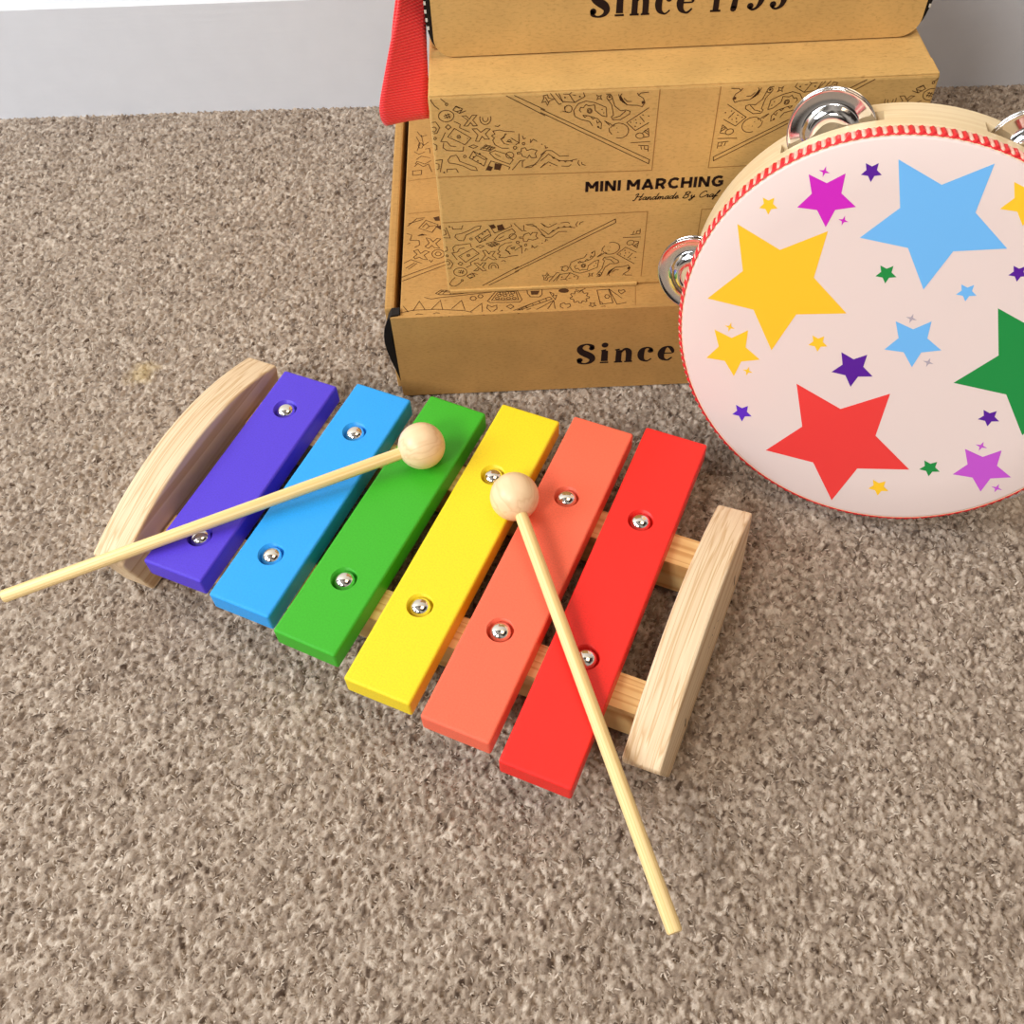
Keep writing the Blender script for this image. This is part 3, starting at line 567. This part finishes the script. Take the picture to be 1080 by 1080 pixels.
# ---------------------------------------------------------------- xylophone (local frame: x across the bars, y along them)
A = -0.4406198
UX, UY = Vector((math.cos(A), math.sin(A), 0)), Vector((-math.sin(A), math.cos(A), 0))
S0, T0 = -0.1350, 0.2060
def xw(s, t, z): return UX * s + UY * t + Vector((0, 0, z))
xyl = tag(empty('xylophone', xw(S0, T0, 0), A), 'wooden toy xylophone with six rainbow painted bars on the beige carpet', 'xylophone')
HX = 0.035
BARS = [('purple', -235.3, 206.7, 122.3, 0.46, [(-237.2, 245.3), (-234.0, 166.1)]), ('blue', -198.0, 207.8, 131.9, -0.34, [(-198.7, 245.3), (-199.2, 169.8)]),
        ('green', -161.8, 208.4, 142.8, -1.48, [(-161.1, 245.6), (-163.2, 170.9)]), ('yellow', -125.4, 208.8, 158.7, -0.23, [(-126.6, 246.4), (-127.1, 171.6)]),
        ('orange', -89.9, 210.3, 167.2, 0.0, [(-90.7, 247.6), (-91.1, 173.8)]), ('red', -55.0, 211.2, 178.4, 0.49, [(-55.6, 247.9), (-54.0, 175.7)])]
TH = 0.011
words = dict(purple='purple', blue='sky blue', green='green', yellow='yellow', orange='coral orange', red='red')
screw_me = None
for nm, s, t, L, ang, bolts in BARS:
    bm = bmesh.new(); bmesh.ops.create_cube(bm, size=1.0)
    for v in bm.verts: v.co = (v.co.x * 0.030, v.co.y * L * MM, v.co.z * TH - TH / 2)
    bmesh.ops.bevel(bm, geom=bm.edges[:], offset=0.0011, segments=3, affect='EDGES', profile=0.5)
    mb = MB(); mb.add_bm(bm); o = mb.build('bar', PAINT[nm], xyl)
    o.location = ((s * MM - S0), (t * MM - T0), HX); o.rotation_euler = (0, 0, math.radians(ang))
    o['label'] = words[nm] + ' bar'
    c, sn = math.cos(math.radians(-ang)), math.sin(math.radians(-ang))
    for k, (bs, bt) in enumerate(bolts):
        dx, dy = (bs - s) * MM, (bt - t) * MM
        lx, ly = c * dx - sn * dy, sn * dx + c * dy
        cm = MB(); cm.lathe([(0, -0.0048), (0.0058, -0.0048), (0.0058, 0.002), (0, 0.002)], 40, M=Matrix.Translation((lx, ly, 0)))
        co = cm.build('cutter', PAINT[nm]); co.matrix_world = Matrix.Identity(4); co.parent = xyl
        co.location = o.location; co.rotation_euler = o.rotation_euler
        bpy.context.view_layer.update()
        cut(o, co)
        if screw_me is None:
            sm = MB(); sm.lathe([(0, 0.0), (0.0010, -0.0001), (0.0022, -0.0004), (0.0033, -0.0010), (0.0041, -0.0019), (0.0045, -0.0030), (0.0045, -0.0055), (0.0, -0.0055)], 32)
            sc = sm.build('screw', M_bolt, o); screw_me = sc.data
        else: sc = link('screw', screw_me, o)
        sc.location = (lx, ly, 0.0010)
for y0, y1, s0, s1 in ((0.0385, 0.0405, -0.2580, -0.0268), (-0.0370, -0.0335, -0.2580, -0.0252)):
    mb = MB()
    x0, x1 = s0 - S0, s1 - S0; hw = 0.0078; z0, z1 = 0.0025, HX - TH
    vs = [(x, (y0 if x == x0 else y1) + dy, z) for x in (x0, x1) for dy in (-hw, hw) for z in (z0, z1)]
    mb.add(vs, [[0, 1, 3, 2], [4, 6, 7, 5], [0, 4, 5, 1], [2, 3, 7, 6], [0, 2, 6, 4], [1, 5, 7, 3]])
    mb.build('rail', M_wood_rail, xyl)
def end_board(s_face, side, lean, foot, tc, th=0.0152, sag=0.0140):
    """boat shaped end: arched top, short slanted ends, flat foot. side +1: the given face looks right"""
    pts = [(-foot, 0.0), (-0.0652, 0.0280)]
    n = 22
    for k in range(n + 1):
        a = -0.0652 + 0.1304 * k / n
        pts.append((a, 0.0312 + sag * (1 - (a / 0.0652) ** 2)))
    pts += [(0.0652, 0.0280), (foot, 0.0)]
    m = len(pts); x1 = 0.0 if side > 0 else -th
    bm = bmesh.new()
    f1 = [bm.verts.new((x1, y, z)) for y, z in pts]; f2 = [bm.verts.new((x1 + (-th if side > 0 else th), y, z)) for y, z in pts]
    bm.faces.new(f1); bm.faces.new(f2[::-1])
    for i in range(m): bm.faces.new((f1[i], f2[i], f2[(i + 1) % m], f1[(i + 1) % m]))
    bmesh.ops.recalc_face_normals(bm, faces=bm.faces[:])
    ed = [e for e in bm.edges if len(e.link_faces) == 2 and e.calc_face_angle() > 0.25]
    bmesh.ops.bevel(bm, geom=ed, offset=0.0010, segments=2, affect='EDGES', profile=0.5)
    mb = MB(); mb.add_bm(bm)
    if side > 0:                                           # ends of the rail wedges in the outer face
        for y, z in ((0.0395, 0.0125), (-0.0330, 0.0105)):
            mb.add([(0.0001, y - 0.0005, z - 0.0035), (0.0001, y + 0.0006, z - 0.0035), (0.0001, y + 0.0005, z + 0.0038), (0.0001, y - 0.0003, z + 0.0038)], [[0, 1, 2, 3]], 1)
        for y, z in ((0.012, 0.021), (0.004, 0.022), (-0.001, 0.020), (0.0065, 0.024)):
            mb.add([(0.0001, y + p[0], z + p[1]) for p in disc2(0, 0, 0.0005, 8)], [list(range(8))], 1)
    o = mb.build('end_board', [M_wood_end, M_dark], xyl)
    o.location = (s_face - S0, tc, 0); o.rotation_euler = (0, -math.radians(lean), 0)
end_board(-0.0081, 1, 5.7, 0.0540, 0.0022, 0.0158, 0.0140)
end_board(-0.2591, -1, 0.0, 0.0585, 0.0005, 0.0166, 0.0135)

# ---------------------------------------------------------------- beaters
RB, RS = 0.0108, 0.00285
def beater(label, head, tail):
    H, T = xw(*head), xw(*tail)
    d = (T - H); L = d.length; d.normalize()
    e = empty('xylophone_beater', H - Vector((0, 0, RB))); tag(e, label, 'beater', 'wooden xylophone beaters')
    q = d.to_track_quat('X', 'Z')
    mb = MB(); n = 20
    prof = [(RB * math.sin(PI * k / n), -RB * math.cos(PI * k / n)) for k in range(n + 1)]
    mb.lathe(prof, 40, M=Matrix.Rotation(PI / 2, 4, 'Y'))
    h = mb.build('head', M_ball, e); h.location = (0, 0, RB); h.rotation_mode = 'QUATERNION'; h.rotation_quaternion = q
    mb = MB(); r = RS
    mb.lathe([(0, 0.0075), (r * .98, 0.0075), (r, 0.02), (r, L - 0.0006), (r * .86, L), (0, L)], 28, M=Matrix.Rotation(PI / 2, 4, 'Y'))
    s = mb.build('stick', M_stick, e); s.location = (0, 0, RB); s.rotation_mode = 'QUATERNION'; s.rotation_quaternion = q
    m = s.modifiers.new('e', 'EDGE_SPLIT'); m.split_angle = 0.6; bake(s)
beater('wooden beater with its ball head on the green bar and stick over the purple bar', (-0.1598, 0.2418, HX + RB + 0.0002), (-0.2949, 0.1068, 0.0351))
beater('wooden beater with its ball head between yellow and coral bars, stick pointing at the viewer', (-0.1092, 0.2316, HX + RB - 0.0001), (0.0115, 0.0900, 0.0324))

# ---------------------------------------------------------------- tambourine (local frame: skin in the xy plane, z towards the viewer)
TC = (0.15792, 0.28995, 0.09266); LEAN, TURN, RH, DEP = 0.25298, -0.45757, 0.08758, 0.0365
RT = RH + 0.0013; SKEW = 0.0055 / DEP          # the hoop sits a little askew behind its skin
e1 = Vector((math.cos(TURN), math.sin(TURN), 0)); bb = Vector((-math.sin(TURN), math.cos(TURN), 0))
e2 = Vector((0, 0, 1)) * math.cos(LEAN) + bb * math.sin(LEAN); en = e1.cross(e2)
tam = empty('tambourine'); Mt = Matrix((e1, e2, en)).transposed().to_4x4(); Mt.translation = Vector(TC); tam.matrix_world = Mt
tag(tam, 'tambourine with colourful stars on its skin, leaning against the cardboard boxes', 'tambourine')
RS_OUT, RS_IN = RH + 0.0008, RH - 0.0040
mb = MB(); mb.lathe([(RS_OUT - .0005, -0.0006), (RS_OUT, -0.0012), (RS_OUT, -DEP + 0.0012), (RS_OUT - .0012, -DEP), (RS_IN + .001, -DEP), (RS_IN, -DEP + .001), (RS_IN, -0.0012), (RS_IN + .0005, -0.0006), (RS_OUT - .0005, -0.0006)], 160)
frame = mb.build('frame', M_shell, tam)
bm = bmesh.new(); bm.from_mesh(frame.data); bmesh.ops.remove_doubles(bm, verts=bm.verts[:], dist=1e-6); bmesh.ops.recalc_face_normals(bm, faces=bm.faces[:]); bm.to_mesh(frame.data); bm.free()
JA = [180, 121.2, 70.2, 16, -38]
JZ1, JZ2 = -0.0195, -0.0226
for a in JA:
    cm = MB(); cm.box(RS_IN - 0.008, RS_OUT + 0.008, -0.0205, 0.0205, -0.0264, -0.0160)
    c = cm.build('cutter', M_shell); c.matrix_world = Mt @ Matrix.Rotation(math.radians(a), 4, 'Z')
    bpy.context.view_layer.update()
    cut(frame, c)
m = frame.modifiers.new('e', 'EDGE_SPLIT'); m.split_angle = 0.6; bake(frame)
for v in frame.data.vertices: v.co.x += SKEW * v.co.z
# skin with its printed stars
HC = dict(blue=lin(112, 184, 244), yellow=lin(253, 196, 44), red=lin(236, 62, 60), magenta=lin(206, 36, 190), violet=lin(196, 84, 206), sky=lin(112, 184, 244),
          gold=lin(253, 200, 46), purple=lin(88, 26, 150), violetblue=lin(96, 44, 196), green=lin(28, 140, 66), grey=lin(176, 164, 176))
keys = list(HC); HM = [m_plain('star_' + k, HC[k], 0.38, 0.4) for k in keys]
mb = MB(); mb.lathe([(0, 0), (RH - 0.02, 0), (RH - 0.0012, 0), (RH - 0.0004, -0.0003), (RH, -0.0010), (RH, -0.0016), (0, -0.0016)], 160)
def star(cx, cy, R, deg, inner, n, mi):
    pts = []
    for k in range(2 * n):
        r = R if k % 2 == 0 else R * inner
        a = math.radians(deg) - PI * k / n
        pts.append((cx + r * math.cos(a), cy + r * math.sin(a)))
    out = []; N = len(pts)
    for k in range(N):                                        # trim to the skin, for stars that run off its edge
        p = Vector(pts[k]);  out.append(p if p.length < RH / MM - 1.2 else p.normalized() * (RH / MM - 1.2))
    mb.add([(cx * MM, cy * MM, 0.00008)] + [(p.x * MM, p.y * MM, 0.00008) for p in out], [[0, 1 + k, 1 + (k + 1) % N] for k in range(N)], mi)
for k, x, y, R, dg in STARS: star(x, y, R, dg, 0.5, 5, 1 + keys.index(k))
star(57.4, 9.0, 31.0, 138.0, 0.5, 5, 1 + keys.index('green'))
for k, x, y, R in SMALL: star(x, y, R, 139.0, 0.5, 5, 1 + keys.index(k))
for k, x, y, R in SPARK: star(x, y, R, 88.0, 0.3, 4, 1 + keys.index(k))
mb.build('drumhead', [M_head] + HM, tam)
# striped cord trim round the skin's edge
mb = MB(); mb.lathe([(RH + 0.0001, -0.0006), (RT - 0.0008, -0.0005), (RT - 0.0005, -0.0010), (RT - 0.0005, -0.0070), (RT - 0.0015, -0.0076)], 200)
NR = 148
def cord(k, f0, f1, lift, mi, za, zb, hook):
    """one wrap of the cord: crosses the hoop, then curls round the front edge"""
    da = 2 * PI / NR; a0 = 2 * PI * k / NR; vs = []; nseg = 7; nw = 5
    for j in range(nseg + 1):
        q = j / nseg; z = za + (zb - za) * q
        sh = 0.10 * da * q - (hook * da * max(0, 1 - q / 0.16) ** 1.5)
        end = min(1, math.sin(PI * (q * 0.92 + 0.04)) * 2.2)
        for i in range(nw):
            t = i / (nw - 1); a = a0 + sh + (f0 + (f1 - f0) * t) * da
            rr = RT + lift * math.sin(PI * t) * end - (0.0008 * max(0, 1 - q / 0.12)) - 0.0004
            vs.append((rr * math.cos(a) + SKEW * z, rr * math.sin(a), z))
    fs = [[j * nw + i, j * nw + i + 1, (j + 1) * nw + i + 1, (j + 1) * nw + i] for j in range(nseg) for i in range(nw - 1)]
    mb.add(vs, fs, mi, True)
for k in range(NR):
    cord(k, 0.0, 0.47, 0.0007, 1, -0.0004, -0.0076, 0.0)
    cord(k, 0.46, 1.01, 0.0008, 0, 0.0, -0.0076, -0.5)
mb.build('cord_trim', [M_red, M_pale], tam, recalc=True)
# jingles: pairs of dished discs on a pin
RJ, RJC = 0.0175, 0.0857
jp = [(0.0012, 0.0010), (0.0034, 0.0011), (0.0050, 0.0017), (0.0062, 0.0023), (0.0076, 0.0025), (0.0090, 0.0021), (0.0104, 0.0011), (0.0112, 0.0003), (0.0116, 0.0), (0.0124, 0.0),
      (0.0160, 0.0), (0.0168, 0.0002), (0.0172, 0.0004), (RJ, 0.0002), (RJ, -0.0002), (0.0168, -0.0003), (0.0124, -0.0004), (0.0112, -0.0001), (0.0104, 0.0007), (0.0088, 0.0017), (0.0074, 0.0020), (0.0062, 0.0018), (0.0050, 0.0013), (0.0034, 0.0007), (0.0012, 0.0006), (0.0012, 0.0010)]
jm = None; pm = None
for a in JA:
    ca, sa = math.cos(math.radians(a)), math.sin(math.radians(a))
    for z, flip in ((JZ1, 0), (JZ2, PI)):
        if jm is None:
            q = MB(); q.lathe(jp, 56); o = q.build('jingle', M_jing, tam); jm = o.data
        else: o = link('jingle', jm, tam)
        o.location = (RJC * ca + SKEW * z, RJC * sa, z); o.rotation_euler = (flip, 0, 0)
    if pm is None:
        q = MB(); q.lathe([(0, 0), (0.001, 0), (0.001, -0.024), (0, -0.024)], 12); o = q.build('pin', M_bolt, tam); pm = o.data
    else: o = link('pin', pm, tam)
    r = (RS_IN + RS_OUT) / 2; o.location = (r * ca + SKEW * -0.015, r * sa, -0.003)

# ---------------------------------------------------------------- camera
PITCH, ROLL, YAW, CH, FP = 0.9531765, -0.04793596, -0.00537802, 0.39453196, 1038.9464
f = Vector((math.sin(YAW) * math.cos(PITCH), math.cos(YAW) * math.cos(PITCH), -math.sin(PITCH)))
r = Vector((math.cos(YAW), -math.sin(YAW), 0)); u = r.cross(f)
c, s = math.cos(ROLL), math.sin(ROLL)
rr, uu = c * r + s * u, -s * r + c * u
cam = bpy.data.cameras.new('camera'); co = bpy.data.objects.new('camera', cam); COL.objects.link(co)
Mc = Matrix((rr, uu, -f)).transposed().to_4x4(); Mc.translation = Vector((0, 0, CH)); co.matrix_world = Mc
cam.sensor_fit = 'HORIZONTAL'; cam.sensor_width = 36; cam.lens = FP / 1080 * 36; cam.clip_start = 0.01
scene.camera = co

# ---------------------------------------------------------------- light: window to the left, warm ceiling lamp, soft room bounce
def area(name, loc, target, size, power, col, sy=None):
    l = bpy.data.lights.new(name, 'AREA'); l.energy = power; l.color = col; l.size = size
    if sy: l.shape = 'RECTANGLE'; l.size_y = sy
    o = bpy.data.objects.new(name, l); COL.objects.link(o); o.location = loc
    o.rotation_euler = (Vector(target) - Vector(loc)).to_track_quat('-Z', 'Y').to_euler(); return o
area('window_light', (-1.35, 0.02, 1.05), (0.03, 0.36, 0.03), 0.7, 21.5, (0.85, 0.93, 1.0), 0.7)
area('lamp_light', (-0.95, -0.98, 1.42), (0.05, 0.36, 0.05), 0.4, 21, (1.0, 0.95, 0.88), 0.4)
area('ceiling_light', (0.6, 0.15, 2.1), (0.1, 0.3, 0), 0.9, 8.5, (1.0, 0.74, 0.50))
wd = bpy.data.worlds.new('room'); scene.world = wd; wd.use_nodes = True
nt = wd.node_tree; bg = nt.nodes['Background']
tc = nt.nodes.new('ShaderNodeTexCoord'); nz = nt.nodes.new('ShaderNodeTexNoise'); nz.inputs['Scale'].default_value = 1.9; nz.inputs['Detail'].default_value = 2.0
cr = nt.nodes.new('ShaderNodeValToRGB'); el = cr.color_ramp.elements
el[0].position = 0.43; el[0].color = (0.05, 0.038, 0.032, 1); el[1].position = 0.60; el[1].color = (0.95, 0.86, 0.76, 1)
nt.links.new(tc.outputs['Generated'], nz.inputs['Vector']); nt.links.new(nz.outputs['Fac'], cr.inputs[0]); nt.links.new(cr.outputs[0], bg.inputs[0])
bg.inputs[1].default_value = 0.52
vs_ = scene.view_settings
vs_.view_transform = 'Standard'; vs_.look = 'None'; vs_.gamma = 1.0; vs_.exposure = 0.0; vs_.use_curve_mapping = False
